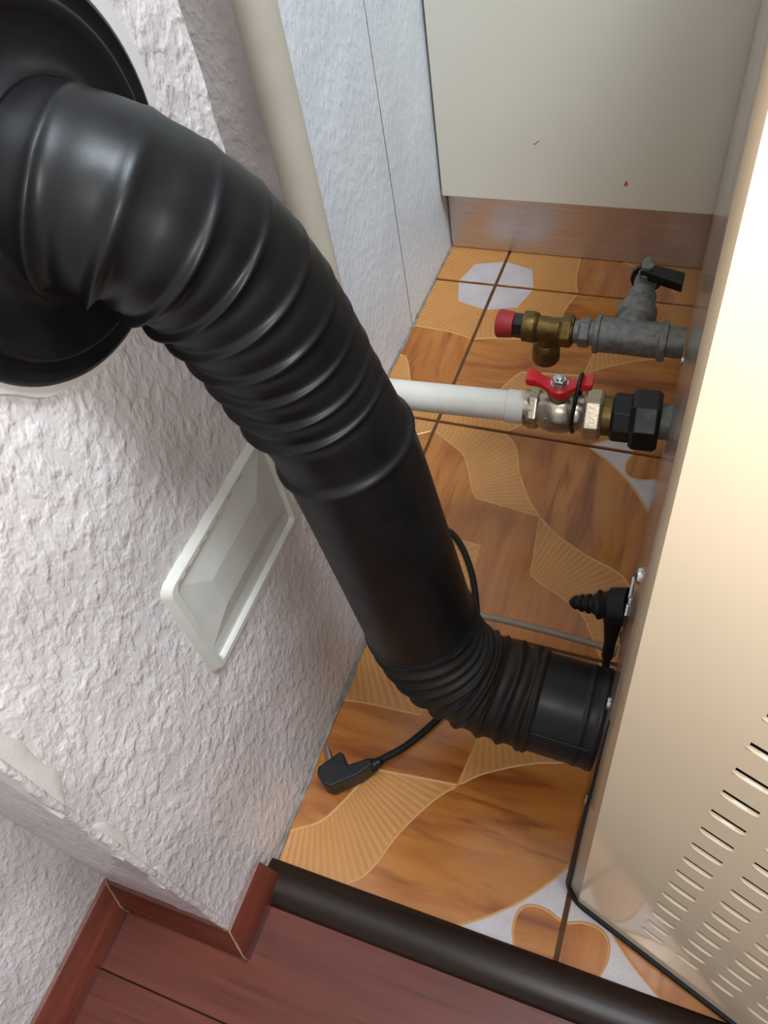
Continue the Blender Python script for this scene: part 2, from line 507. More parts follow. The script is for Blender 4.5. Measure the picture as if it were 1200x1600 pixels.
# ---- walls with plaster relief
def relief_grid(o0, du, dv, nu, nv, nrm, amp, seed, mask=None):
    o0, du, dv, nrm = map(Vector, (o0, du, dv, nrm)); V, F = [], []
    for j in range(nv+1):
        for i in range(nu+1):
            p = o0+du*(i/nu)+dv*(j/nv)
            q = p*16+Vector((seed, seed, seed))
            h = noise.noise(q*0.22)*0.25+abs(noise.noise(q*1.1))*0.35+abs(noise.noise(q*2.6+Vector((3, 1, 2))))*0.25
            k = 1.0 if mask is None else mask(i/nu, j/nv)
            V.append(p+nrm*((h-0.20)*amp*k))
    for j in range(nv):
        for i in range(nu):
            a = j*(nu+1)+i; F.append((a, a+1, a+nu+2, a+nu+1))
    return V, F
def join(*parts):
    V, F = [], []
    for v, f in parts:
        o = len(V); V += list(v); F += [tuple(i+o for i in q) for q in f]
    return V, F
edge = lambda a, b: min(1.0, a*18, (1-a)*18)*min(1.0, b*40, (1-b)*40)
ZT = 4.2
near = join(relief_grid((XW, YC, -0.01), (0, -2.07-YC, 0), (0, 0, ZT), 130, 420, (1, 0, 0), 0.0075, 3.0, edge),
            relief_grid((-0.42, YC, -0.01), (XW+0.42, 0, 0), (0, 0, ZT), 50, 300, (0, -1, 0), 0.011, 9.0, edge),
            ([(XW, -2.07, -0.01), (-1.3, -2.07, -0.01), (-1.3, -2.07, ZT-0.01), (XW, -2.07, ZT-0.01),
              (-1.3, YC, -0.01), (-0.42, YC, -0.01), (-0.42, YC, ZT-0.01), (-1.3, YC, ZT-0.01), (XW, YC, ZT-0.01)],
             [(0, 1, 2, 3), (5, 4, 7, 6), (2, 7, 8, 3), (1, 4, 7, 2)]))
wl = build('wall_left', near[0], near[1], M['stucco'], org=(-0.2, -2.65, 0), smooth=True, ang=40)
tag(wl, 'glossy white rough-plastered wall carrying the black flue collar', 'wall', kind='structure')
# uneven rounded plaster arrises of that wall
def arris(name, x, y, parent, r, seed):
    P = [Vector((x+0.004*noise.noise((seed, 0, z*3.0)), y+0.004*noise.noise((seed+7, 0, z*3.0)), z)) for z in [0.03+i*0.04 for i in range(103)]]
    return sweep(name, P, lambda s, u, q: r*(1+0.35*noise.noise((s*9, seed, q*0.6))), M['stucco'], parent, n=10, up=(1, 0, 0))
arris('plaster_edge', XW-0.006, YC+0.006, wl, 0.011, 1.0)
arris('plaster_edge', XW-0.006, -2.076, wl, 0.011, 5.0)

def chip(z0, z1, wy, seed):
    V = []
    n = 14
    for k in range(n):
        z = z0+(z1-z0)*k/(n-1); e = max(0.0, math.sin(math.pi*k/(n-1)))**0.5
        wo = wy*e*(0.75+0.5*noise.noise((z*14, seed, 0)))+0.004
        V += [(XW-0.02*e, YC-0.009, z), (XW-0.004, YC-0.0075+0.004*e, z), (XW+0.0026, YC+wo*0.45+0.003, z), (XW+0.0020, YC+wo, z), (XW-0.002, YC+wo+0.006, z)]
    F = [(k*5+i, k*5+i+1, k*5+i+6, k*5+i+5) for k in range(n-1) for i in range(4)]
    return build('plaster_chip', V, F, M['chip'], wl, smooth=True, ang=50)
for a in ((0.66, 0.78, 0.032, 2.0), (0.92, 1.12, 0.042, 3.0), (1.22, 1.62, 0.06, 4.0)): chip(*a)

far = join(relief_grid((XF, -1.13, -0.01), (0, 0.745, 0), (0, 0, ZT), 60, 300, (1, 0, 0), 0.006, 21.0, edge),
           relief_grid((XF, -0.378, -0.01), (0, 2.58, 0), (0, 0, ZT), 110, 160, (1, 0, 0), 0.003, 27.0, edge),
           )
wf = build('wall_left_far', far[0], far[1], M['stucco_far'], org=(-0.8, 0, 0), smooth=True, ang=40)
tag(wf, 'pale bluish white plastered wall section beside the cupboard', 'wall', kind='structure')
box('joint', (XF-0.03, -0.395, 0.0), (XF-0.004, -0.370, ZT), M['caulk'], wf)
nv = join(relief_grid((-1.3, -1.13, -0.01), (XF+1.3, 0, 0), (0, 0, ZT), 60, 220, (0, -1, 0), 0.008, 33.0, edge), box_vf((-1.34, -2.07, -0.01), (-1.3, -1.13, ZT)))
wn = build('wall_left_niche', nv[0], nv[1], M['stucco'], org=(-1.0, -1.5, 0), smooth=True, ang=40)
tag(wn, 'plastered back of the niche behind the grey riser pipe', 'wall', kind='structure')
hw = join(relief_grid((-0.37, -6.2, -0.01), (0, YC+6.215, 0), (0, 0, ZT), 150, 200, (1, 0, 0), 0.010, 41.0, edge))
wh = build('wall_left_hall', hw[0], hw[1], M['stucco'], org=(-0.37, -4.7, 0), smooth=True, ang=40)
tag(wh, 'white plastered hall wall above the long reddish baseboard', 'wall', kind='structure')
wb = box('wall_back', (-1.3, 2.2, -0.01), (3.0, 2.26, ZT), M['stucco_far'])
tag(wb, 'plain pale wall behind the cupboard', 'wall', kind='structure')
wr = box('wall_right', (3.0, -6.2, -0.01), (3.06, 2.26, ZT), M['stucco_far'])
tag(wr, 'plain pale wall on the far side of the boiler', 'wall', kind='structure')

# dirty bead of sealant along the wall foot
def bead(name, pts, parent, seed, r=0.012):
    P, _ = resample(catmull(pts, 8), 0.02)
    P = [p+Vector((0.004*noise.noise((p.y*9, seed, 0)), 0, 0)) for p in P]
    return sweep(name, P, lambda s, u, q: r*(1+0.7*noise.noise((s*14, seed, q))), M['caulk'], parent, n=8, up=(0, 0, 1))
bead('sealant', [(XW+0.006, -3.0, 0), (XW+0.006, -2.5, 0), (XW+0.004, -2.07, 0)], wl, 2.0, 0.010)
bead('sealant', [(XF+0.004, -1.12, 0), (XF+0.004, -0.4, 0), (XF+0.002, 0.28, 0)], wf, 4.0, 0.008)

# ---- baseboards with moulded profile and mitred joints
BP = [(0.0, 0.0), (0.052, 0.0), (0.054, 0.045), (0.050, 0.075), (0.038, 0.098), (0.026, 0.120), (0.020, 0.138), (0.012, 0.150), (0.0, 0.152)]
def baseboard(name, p0, p1, out, m0, m1, mat, label, z=0.001):
    """straight run from p0 to p1; m0/m1 shift the ends by +-thickness for mitres"""
    p0, p1, out = Vector(p0), Vector(p1), Vector(out); d = (p1-p0).normalized()
    v = []
    for p, mm in ((p0, m0), (p1, m1)):
        for t, h in BP: v.append(p+out*t+d*(mm*t)+Vector((0, 0, h+z)))
    n = len(BP)
    f = [(k, (k+1) % n, n+(k+1) % n, n+k) for k in range(n)]+[tuple(range(n))[::-1], tuple(range(n, 2*n))]
    o = build(name, v, f, mat, smooth=True, org=tuple((p0+p1)/2), ang=40)
    # pale filler squeezed out of the mitre at the end of the run
    if m1:
        q = [p1+out*(t+0.001)+d*(m1*(t+0.001))+Vector((0, 0, h+z)) for t, h in BP[1:]]
        q, _ = resample(catmull(q, 4), 0.006)
        sweep('filler_line', q, lambda s, u, a: 0.0028*(1+0.6*noise.noise((s*40, 1.0, a))), M['filler'], o, n=6, up=(0.3, 0.2, 1))
    return tag(o, label, 'baseboard', kind='structure')
XB = XW; YB = YC+0.003; XL = -0.37+0.001
baseboard('baseboard_left', (XB, -3.035, 0), (XB, YB, 0), (1, 0, 0), 0, 1, M['base_y'], 'short reddish baseboard stub beside the dark threshold end')
baseboard('baseboard_front', (XB, YB-0.001, 0), (XL, YB-0.001, 0), (0, -1, 0), -1, -1, M['base_x'], 'middle reddish baseboard across the end of the white wall')
baseboard('baseboard_hall', (XL, YB-0.002, 0), (XL, -6.2, 0), (1, 0, 0), 1, 0, M['base_y'], 'long reddish baseboard running along the hall wall')

# ================================================================== CUPBOARD
cb = empty('cupboard', (1.2, 0.2, 0), 'grey beige cupboard with brushed metal kick plate at the back', 'cupboard')
box('carcass', (-0.31, 0.235, 0.40), (2.9, 2.0, 2.9), M['cabinet'], cb, bevel=0.004)
door = box('door', (-0.322, 0.195, 0.372), (2.9, 0.232, 2.86), M['cabinet'], cb, bevel=0.004)
prism('paint_smear', [(0.582, 0.49), (0.598, 0.487), (0.602, 0.50), (0.596, 0.517), (0.588, 0.51)], 0.1945, 0.1952, M['pink'], door, axis='y', label='small pinkish red paint smear')
prism('scratch', [(0.150, 0.677), (0.160, 0.670), (0.182, 0.690), (0.180, 0.693), (0.161, 0.676)], 0.1945, 0.1952, M['scratch'], door, axis='y')
box('kick_plate', (-0.325, 0.289, 0.004), (2.9, 0.31, 0.40), M['alu'], cb, bevel=0.002, label='brushed metal kick plate')

# grey riser pipe in the wall corner
P = [Vector((-0.298+0.002*math.sin(z*2), -1.2, z)) for z in [-0.005+0.1*i for i in range(43)]]
rp = sweep('riser_pipe', P, lambda s, u, q: 0.064, M['cream_pipe'], n=32, up=(1, 0, 0), org=(-0.298, -1.2, 0))
tag(rp, 'grey beige painted vertical pipe between near and far wall', 'pipe')

# ================================================================== VENT COVER
vc = empty('inspection_cover', (XW, -2.53, 0.94), 'aged white plastic cover with raised centre set in the wall', 'wall cover')
y0, y1, z0, z1 = -2.778, -2.272, 0.945, 1.325
def ring_quads(O, I):
    return [(O[k], O[(k+1) % len(O)], I[(k+1) % len(I)], I[k]) for k in range(len(O))]
def rrect(y0, y1, z0, z1, x, r, n=5):
    P = []
    for cy, cz, a0 in ((y1-r, z1-r, 0), (y0+r, z1-r, 90), (y0+r, z0+r, 180), (y1-r, z0+r, 270)):
        for k in range(n+1):
            a = R(a0+90*k/n); P.append((x, cy+r*math.cos(a), cz+r*math.sin(a)))
    return P
rings = [rrect(y0-0.012, y1+0.012, z0-0.012, z1+0.012, XW-0.006, 0.03), rrect(y0, y1, z0, z1, XW+0.012, 0.028), rrect(y0+0.006, y1-0.006, z0+0.006, z1-0.006, XW+0.017, 0.024),
         rrect(y0+0.026, y1-0.026, z0+0.022, z1-0.020, XW+0.017, 0.014), rrect(y0+0.03, y1-0.03, z0+0.027, z1-0.024, XW+0.012, 0.012), rrect(y0+0.032, y1-0.032, z0+0.03, z1-0.026, XW-0.012, 0.012)]
V = [p for r_ in rings for p in r_]; n = len(rings[0]); F = []
for k in range(len(rings)-1):
    F += [(k*n+i, k*n+(i+1) % n, (k+1)*n+(i+1) % n, (k+1)*n+i) for i in range(n)]
build('frame', V, F, M['vent'], vc, smooth=True, ang=30)
a0, a1, b0, b1 = y0+0.030, y1-0.030, z0+0.028, z1-0.024
V = [(XW+0.003, a0, b0), (XW+0.003, a1, b0), (XW+0.003, a1, b1), (XW+0.003, a0, b1),
     (XW+0.004, a0, b0+0.045), (XW+0.004, a1, b0+0.045),
     (XW+0.019, -2.655, 1.085), (XW+0.019, -2.415, 1.085), (XW+0.019, -2.415, 1.198), (XW+0.019, -2.655, 1.198)]
F = [(0, 1, 5, 4), (4, 5, 7, 6), (5, 2, 8, 7), (2, 3, 9, 8), (3, 4, 6, 9), (6, 7, 8, 9)]
build('lid', V, F, M['vent'], vc, bevel=0.004)
for k in range(9):
    random.seed(k); yy = -2.75+k*0.05+random.uniform(-.01, .01)
    if k < 7: box('rust_spot', (XW+0.0160, yy, z1-0.017), (XW+0.0176, yy+random.uniform(.006, .02), z1-0.0155), M['red_cap'], vc)

# ================================================================== FLUE
fx = empty('flue_pipe', (0.45, -2.39, 0), 'black enamelled flue pipe bending from wall collar to boiler', 'flue pipe')
cc = Vector((XW, -2.563, 2.142))
lathe('wall_collar', cc, (1, 0, 0), [(-0.01, 0.296), (0.012, 0.297), (0.020, 0.294), (0.024, 0.286), (0.016, 0.274), (0.016, 0.262), (0.030, 0.254), (0.034, 0.244), (0.026, 0.232), (0.022, 0.19), (0.03, 0.16), (0.05, 0.152), (0.05, 0.13)],
      M['flue'], fx, n=96, label='flat black wall rosette', ang=60)
# rough ring of filler around the collar belongs to the wall
V, F = [], []
for i in range(97):
    q = 2*math.pi*i/96
    ro = 0.318+0.014*noise.noise((math.cos(q)*3, math.sin(q)*3, 1.0))+0.020*max(0, math.cos(q-0.5))
    for r_, x in ((0.285, XW+0.012), (ro-0.006, XW+0.010), (ro, XW-0.004)):
        V.append((x, cc.y+r_*math.cos(q), cc.z+r_*math.sin(q)))
for i in range(96):
    a = i*3; F += [(a, a+3, a+4, a+1), (a+1, a+4, a+5, a+2)]
build('filler_ring', V, F, M['plaster'], wl, smooth=True)

UP = [(0.05, -2.566, 2.150), (0.12, -2.556, 2.138), (0.20, -2.53, 2.092), (0.262, -2.475, 1.985), (0.298, -2.44, 1.865), (0.318, -2.415, 1.74), (0.338, -2.398, 1.613), (0.378, -2.385, 1.425), (0.421, -2.385, 1.084), (0.464, -2.39, 0.747),
      (0.492, -2.39, 0.60), (0.545, -2.39, 0.495), (0.63, -2.39, 0.435), (0.72, -2.39, 0.415), (0.80, -2.39, 0.407), (0.994, -2.39, 0.39)]
PATH, PL = resample(catmull(UP, 16), 0.0028)
def cut(z_hi=None, z_lo=None, x0=None, x1=None):
    return [p for p in PATH if (z_hi is None or p.z <= z_hi) and (z_lo is None or p.z >= z_lo) and (x0 is None or p.x >= x0) and (x1 is None or p.x <= x1)]
elbow_u = [p for p in PATH if p.z >= 1.435]
tube = [p for p in PATH if 0.74 <= p.z < 1.45]
i_low = [i for i, p in enumerate(PATH) if p.z < 0.765][0]
i_out = [i for i, p in enumerate(PATH) if i > i_low and p.x > 0.80][0]
elbow_l = PATH[i_low:i_out+3]
outlet = PATH[i_out:]
def gauss(x, w_): return math.exp(-(x/w_)**2)
LU = sum((b-a).length for a, b in zip(elbow_u, elbow_u[1:]))
ribs_u = [0.075+i*0.078 for i in range(9)]
def rad_u(s, u, q):
    # q=0 points along +y; the inner bend faces the wall and the floor
    inner = 0.5+0.5*math.cos(q-PHI)
    k = 0.12+0.88*inner**0.8
    r = 0.148
    for c in ribs_u:
        sk = c+0.004*math.sin(q+c*9)
        r += k*(0.0175*gauss(s-sk, 0.0075)-0.0075*gauss(s-sk-0.022, 0.013))
    e = LU-s
    r += 0.013*gauss(e-0.018, 0.012)+0.006*gauss(max(0, 0.03-e), 0.02)*0
    if e > 0.03: r -= 0.0
    return r
PHI = R(250)
sweep('upper_elbow', elbow_u, rad_u, M['flue'], fx, n=88, ang=70, label='upper elbow with raised crimped ribs')
sweep('straight_pipe', tube, lambda s, u, q: 0.1525+0.004*u+0.006*gauss((1-u)*0.7, 0.012), M['flue'], fx, n=80, ang=70)
LL = sum((b-a).length for a, b in zip(elbow_l, elbow_l[1:]))
def rad_l(s, u, q):
    r = 0.152
    ph = (s/LL*10.0) % 1.0
    step = 0.5 if math.sin(q-0.6) > 0 else 0.0
    ph2 = ((s+0.006*math.sin(3*q))/LL*10.0+0.25*step) % 1.0
    k = 1.0-0.35*u
    r += 0.017*k*(math.exp(-((ph2-0.5)/0.20)**2))-0.004*k
    r += 0.010*gauss(LL-s-0.012, 0.008)
    if s < 0.02: r = 0.156
    return r
sweep('lower_elbow', elbow_l, rad_l, M['flue_dusty'], fx, n=96, ang=70, label='dusty lower elbow with close pleated ribs')
sweep('outlet_socket', outlet, lambda s, u, q: 0.150+0.003*gauss(u-0.72, 0.03)+0.004*gauss(u-0.93, 0.05), M['flue'], fx, n=72, ang=70)
# lengthwise seam on the outlet socket
sp = [p+Vector((0, -0.132, 0.072)) for p in outlet[4:-6]]
sweep('seam', sp, lambda s, u, q: 0.004, M['flue'], fx, n=8, up=(0, 0, 1))

# ================================================================== BOILER
TH = R(20); EX = Vector((math.cos(TH), -math.sin(TH), 0)); EN = Vector((-math.sin(TH), -math.cos(TH), 0))
P0 = Vector((1.011, -2.808, 0)); HB = 2.9; ZB = 0.012
XR = 0.99; LEAN = 0.026
pan = lambda e, z, d=0.0: P0+EX*(e+0.0125*z)+EN*d+Vector((0, 0, z))
bo = empty('boiler', (1.4, -1.5, 0), 'cream enamelled floor boiler with rows of vent slots', 'boiler')
# rear sheet, facing the wall
yr0, yr1 = -2.785, 0.18
V = [(XR+LEAN*z, y, z) for z in (ZB, HB) for y in (yr0, yr1)]+[(XR+LEAN*z+0.02, y, z) for z in (ZB, HB) for y in (yr0, yr1)]
F = [(0, 1, 3, 2), (4, 6, 7, 5), (0, 2, 6, 4), (1, 5, 7, 3), (2, 3, 7, 6), (0, 4, 5, 1)]
build('rear_panel', V, F, M['rear'], bo, label='glossy grey rear sheet with pipe connections')
# side panel with real slots
cols = [(0.200, 0.060), (0.2975, 0.060), (0.393, 0.060), (0.489, 0.060), (0.585, 0.060), (0.681, 0.06)]
rows = [0.258+0.1*i for i in range(17)]
es = sorted(set([0.018, 0.845]+[c for c, l in cols]+[c+l for c, l in cols]))
sh = 0.008
zs = sorted(set([ZB, HB]+[r_ for r_ in rows]+[r_+sh*2 for r_ in rows]))
V, F = [], []
ne = len(es)
for dep in (0.0, -0.003):
    for z in zs:
        for e in es: V.append(pan(e, z, dep))
nz = len(zs); N = ne*nz
holes = {(round(c, 4), round(r_, 4)) for c, l in cols for r_ in rows}
hs = set()
for j in range(nz-1):
    for i in range(ne-1):
        if (round(es[i], 4), round(zs[j], 4)) in holes: hs.add((i, j)); continue
        a = j*ne+i
        F += [(a, a+1, a+ne+1, a+ne), (N+a, N+a+ne, N+a+ne+1, N+a+1)]
for (i, j) in hs:
    a = j*ne+i
    for p, q in ((a, a+1), (a+1, a+ne+1), (a+ne+1, a+ne), (a+ne, a)): F.append((p, q, N+q, N+p))
# outer rim
for j in range(nz-1):
    a = j*ne; F.append((a, a+ne, N+a+ne, N+a)); b_ = a+ne-1; F.append((b_, N+b_, N+b_+ne, b_+ne))
side = build('side_panel', V, F, M['panel'], bo, label='cream side panel pierced by vent slots')
# pressed lips under every slot
c0, l0 = cols[0]
LV, LF = [], []
def lip_mesh():
    n = 7; V, F = [], []
    for k in range(n):
        t = k/(n-1); x = -0.003+(l0+0.006)*t; hgt = 0.0042*math.sin(math.pi*min(1, max(0.0, t)))**0.35 if 0 < t < 1 else 0.0
        for d, z in ((0.0, -0.010), (hgt*0.8, -0.005), (hgt, -0.001), (0.0, 0.0005)):
            V.append((EX*x+EN*d+Vector((0.0125*z, 0, z)))*S)
    for k in range(n-1):
        for r_ in range(3):
            a = k*4+r_; F.append((a, a+4, a+5, a+1))
    me = bpy.data.meshes.new('slot_lip'); me.from_pydata([tuple(v) for v in V], [], F); me.materials.append(M['panel'])
    bm = bmesh.new(); bm.from_mesh(me); bmesh.ops.recalc_face_normals(bm, faces=bm.faces)
    for f_ in bm.faces:
        f_.smooth = True
    s = sum((f_.normal.dot(EN) for f_ in bm.faces))
    if s < 0: bmesh.ops.reverse_faces(bm, faces=bm.faces)
    bm.to_mesh(me); bm.free(); return me
LM = lip_mesh(); borg = world_org(bo)
for c, l in cols:
    for r_ in rows:
        o = bpy.data.objects.new('slot_lip', LM); COL.objects.link(o); o.parent = side
        o.location = (pan(c, r_, 0.0005)-world_org(side))*S
# near-black sheet behind the slots, its colour standing in for the unlit inside
A = [pan(0.16, z, -0.06) for z in (0.15, 2.1)]; B = [pan(0.80, z, -0.06) for z in (0.15, 2.1)]
A2 = [pan(0.16, z, -0.075) for z in (0.15, 2.1)]; B2 = [pan(0.80, z, -0.075) for z in (0.15, 2.1)]
build('slot_dark_sheet', [A[0], B[0], B[1], A[1], A2[0], B2[0], B2[1], A2[1]], [(0, 1, 2, 3), (7, 6, 5, 4), (0, 4, 5, 1), (1, 5, 6, 2), (2, 6, 7, 3), (3, 7, 4, 0)], M['dark_gap'], bo)
# folded flange joining side panel and rear sheet
V, F = [], []
for k in range(30):
    z = ZB+(HB-ZB)*k/29
    a = pan(0.018, z, 0.0); b_ = pan(0.006, z, -0.006); c_ = Vector((XR+LEAN*z+0.001, yr0, z)); d_ = Vector((XR+LEAN*z+0.012, yr0+0.02, z))
    V += [a, b_, c_, d_]
for k in range(29):
    for r_ in range(3):
        i = k*4+r_; F.append((i, i+4, i+5, i+1))
build('corner_fold', V, F, M['edge'], bo, smooth=True, ang=60)
# remaining sides and top
x2, y2 = pan(0.845, 0).x, pan(0.845, 0).y
e1 = pan(0.845, 0)
for nm, q in (('front_panel', [(e1.x, e1.y), (e1.x+0.02, e1.y), (e1.x+0.02, yr1), (e1.x, yr1)]), ('far_panel', [(XR+0.08, yr1-0.02), (e1.x, yr1-0.02), (e1.x, yr1), (XR+0.08, yr1)])):
    prism(nm, q, ZB, HB, M['panel'], bo)
prism('top_panel', [(XR+0.075, -2.80), (pan(0.018, HB).x, pan(0.018, HB).y), (e1.x+0.055, e1.y-0.01), (e1.x+0.02, yr1), (XR+0.075, yr1)], HB, HB+0.02, M['panel'], bo)
# dark rubber edging along the foot of the side panel and its lower corner
ea = [pan(0.845, 0.016, 0.004), pan(0.4, 0.016, 0.004), pan(0.03, 0.016, 0.004), pan(0.006, 0.022, 0.0), Vector((XR, yr0, 0.06)), Vector((XR+0.004, yr0, 0.22)), Vector((XR+0.012, yr0, 0.6)), Vector((XR+0.034, yr0, 1.3))]
EP, _ = resample([Vector(p) for p in ea], 0.02)
sweep('foot_edging', EP, lambda s, u, q: 0.009 if u < 0.45 else 0.009*max(0.2, 1-(u-0.45)*1.5), M['rubber'], bo, n=10, up=(0, 0, 1), label='dark edging along the panel foot')
# screws on the rear sheet
def screw(y, z, r_=0.016, t=0.012):
    x = XR+LEAN*z
    s_ = lathe('screw', (x+0.002, y, z), (-1, 0, 0), [(0, r_*1.15), (0.002, r_*1.15), (0.003, r_), (t*0.7, r_*0.9), (t, r_*0.5)], M['steel'], bo, n=16, label='shiny screw head')
for y, z in ((-2.10, 0.40), (-2.10, 0.60), (-2.55, 0.86), (-2.71, 0.62), (-2.74, 0.42), (-1.35, 0.86), (-2.6, 1.5), (-2.15, 0.23)):
    screw(y, z)

# ================================================================== POWER INLET on the boiler back
pg = empty('power_connector', (0.98, -2.08, 0.36), 'black ribbed rubber connector boot on the boiler back', 'connector')
lathe('boot', (1.0, -2.08, 0.533), (-1, 0, -0.25), [(0.0, 0.060), (0.05, 0.056), (0.06, 0.046), (0.075, 0.040), (0.080, 0.044), (0.088, 0.046), (0.094, 0.034), (0.102, 0.032), (0.104, 0.026), (0.112, 0.026), (0.114, 0.031), (0.124, 0.030), (0.126, 0.024), (0.134, 0.024), (0.136, 0.028), (0.146, 0.026), (0.148, 0.021), (0.156, 0.021), (0.158, 0.023), (0.168, 0.018), (0.178, 0.008)],
      M['rubber'], pg, n=24, ang=30)
P, _ = resample(catmull([(0.955, -2.08, 0.50), (0.963, -2.09, 0.45), (0.965, -2.11, 0.38), (0.965, -2.135, 0.30)], 8), 0.006)
sweep('cable_tail', P, lambda s, u, q: 0.034-0.016*min(1, u*1.4), M['rubber'], pg, n=16, up=(0, 1, 0))
box('plate', (XR+0.005, -2.15, 0.42), (XR+0.014, -2.01, 0.60), M['steel'], pg, bevel=0.003, label='bright metal mounting plate')

# ================================================================== POWER CORD AND PLUG
cp = empty('power_plug', (0.22, -2.66, 0), 'black angled two-pin plug with its cord lying on the tiles', 'power plug')
zc = 0.013
CPTS = [(0.285, -2.612, 0.045), (0.31, -2.58, 0.03), (0.379, -2.493, zc), (0.461, -2.346, zc), (0.497, -2.2, zc), (0.480, -2.02, zc), (0.448, -1.905, zc), (0.39, -1.769, zc), (0.308, -1.647, zc), (0.227, -1.588, zc), (0.14, -1.60, zc), (0.12, -1.68, zc),
        (0.20, -1.85, zc), (0.36, -2.08, 0.03), (0.60, -2.22, zc), (0.82, -2.21, zc), (0.935, -2.17, 0.04), (0.962, -2.145, 0.16), (0.965, -2.135, 0.30)]
P, _ = resample(catmull(CPTS, 10), 0.012)
sweep('cord', P, lambda s, u, q: 0.0125, M['rubber'], cp, n=14, up=(0, 0, 1))
prism('plug_body', [(0.128, -2.690), (0.134, -2.712), (0.168, -2.738), (0.195, -2.738), (0.236, -2.702), (0.270, -2.672), (0.302, -2.628), (0.286, -2.606), (0.252, -2.632), (0.222, -2.652), (0.210, -2.646), (0.196, -2.622), (0.180, -2.618)], 0.012, 0.098, M['black'], cp, bevel=0.011, seg=3)
d = Vector((-0.60, 0.80, 0.0)).normalized()
for off in (Vector((-0.006, 0.0, 0.035)), Vector((-0.006, 0.0, 0.078))):
    p0 = Vector((0.163, -2.655, 0))+off
    lathe('plug_pin', p0, d, [(0, 0.0088), (0.055, 0.0088), (0.062, 0.006)], M['steel'], cp, n=14, label='round metal plug pin')
lathe('strain_relief', (0.286, -2.624, 0.05), (0.62, 0.78, -0.1), [(0, 0.024), (0.02, 0.023), (0.022, 0.018), (0.034, 0.018), (0.036, 0.016), (0.05, 0.0135)], M['black'], cp, n=18)

# thin grey tube from the boiler
P, _ = resample(catmull([(0.985, -2.083, 0.25), (0.94, -2.077, 0.25), (0.745, -2.069, 0.25), (0.534, -2.07, 0.25), (0.36, -2.09, 0.22), (0.24, -2.12, 0.10), (0.20, -2.13, 0.012)], 10), 0.012)
gt = sweep('drain_tube', P, lambda s, u, q: 0.0115, M['hose'], n=14, up=(0, 0, 1), org=(0.6, -2.08, 0))
tag(gt, 'thin grey tube running from boiler behind the flue', 'tube')
lathe('fitting', (0.988, -2.083, 0.25), (-1, 0.12, 0), [(0, 0.020), (0.03, 0.020), (0.034, 0.015), (0.05, 0.014)], M['hose'], gt, n=18, org=None)

# ================================================================== LOWER WATER PIPE WITH BALL VALVE
A0 = Vector((-0.9, -1.70, 0.82)); A1 = Vector((1.035, -1.578, 0.82)); AD = (A1-A0).normalized(); AL = (A1-A0).length
tx = lambda x: (x-A0.x)/AD.x
wp = empty('water_pipe', (0.6, -1.6, 0.82), 'white plastic water pipe with red butterfly-handle ball valve', 'water pipe')
lathe('pipe', A0, AD, [(0, 0.0495), (tx(0.575), 0.0495)], M['pvc'], wp, n=36)
lathe('pipe_socket', A0, AD, [(tx(0.512), 0.050), (tx(0.514), 0.054), (tx(0.583), 0.054), (tx(0.59), 0.048)], M['pvc'], wp, n=36)
bv = lathe('valve_body', A0, AD, [(tx(0.565), 0.045), (tx(0.57), 0.058), (tx(0.60), 0.058), (tx(0.606), 0.052), (tx(0.622), 0.056), (tx(0.64), 0.066), (tx(0.66), 0.070), (tx(0.69), 0.070), (tx(0.712), 0.064), (tx(0.722), 0.058), (tx(0.726), 0.056), (tx(0.75), 0.056), (tx(0.756), 0.060), (tx(0.80), 0.06)], M['nickel'], wp, n=40, label='nickel ball valve body')
hexa('valve_hex', A0, AD, tx(0.578), tx(0.618), 0.066, M['nickel'], wp, phase=R(15))
hexa('valve_nut', A0, AD, tx(0.752), tx(0.812), 0.080, M['nickel'], wp, phase=R(12))
lathe('brass_ring', A0, AD, [(tx(0.81), 0.060), (tx(0.812), 0.062), (tx(0.842), 0.062), (tx(0.846), 0.056)], M['brass'], wp, n=36, label='brass threaded ring')
hexa('coupling', A0, AD, tx(0.838), tx(0.905), 0.077, M['black'], wp, n=8, phase=R(10), label='black plastic hexagon coupling')
hexa('coupling_nut', A0, AD, tx(0.897), tx(0.982), 0.100, M['black'], wp, n=8, phase=R(22), label='large black coupling nut')
lathe('nipple', A0, AD, [(tx(0.96), 0.055), (tx(1.012), 0.055)], M['galv'], wp, n=32)
# cast marks on the body
for k, xx in enumerate((0.648, 0.672, 0.690)):
    c_ = A0+AD*tx(xx)
    box('cast_mark', (c_.x-0.004, c_.y-0.0665, c_.z-0.012), (c_.x+0.004, c_.y-0.052, c_.z+0.028-0.008*k), M['nickel'], wp, bevel=0.002)
SC_ = A0+AD*tx(0.676)
lathe('stem', (SC_.x, SC_.y, 0.87), (0, 0, 1), [(0, 0.034), (0.035, 0.034), (0.037, 0.026), (0.062, 0.026)], M['nickel'], wp, n=24)
# butterfly handle: hub with two upturned wings
def wing(sgn):
    st = [(0.0, 0.928, 0.030), (0.030, 0.930, 0.026), (0.052, 0.940, 0.020), (0.068, 0.950, 0.022), (0.090, 0.957, 0.028), (0.100, 0.959, 0.026)]
    V, F = [], []
    for t, z, hw in st:
        c_ = Vector((SC_.x, SC_.y, 0))+AD*(t*sgn); nrm = Vector((-AD.y, AD.x, 0))
        for a, b_ in ((-1, -0.010), (1, -0.010), (1, 0.010), (-1, 0.010)): V.append(c_+nrm*(hw*a)+Vector((0, 0, z+b_*(1.3 if t > 0.06 else 1))))
    for k in range(len(st)-1):
        for r_ in range(4):
            j = (r_+1) % 4; F.append((k*4+r_, k*4+j, k*4+4+j, k*4+4+r_))
    F += [(3, 2, 1, 0), tuple(range(len(V)-4, len(V)))]
    return V, F
V, F = join(wing(-1), wing(1))
hd = build('handle', V, F, M['red'], wp, smooth=True, bevel=0.005, ang=35, label='red butterfly handle')
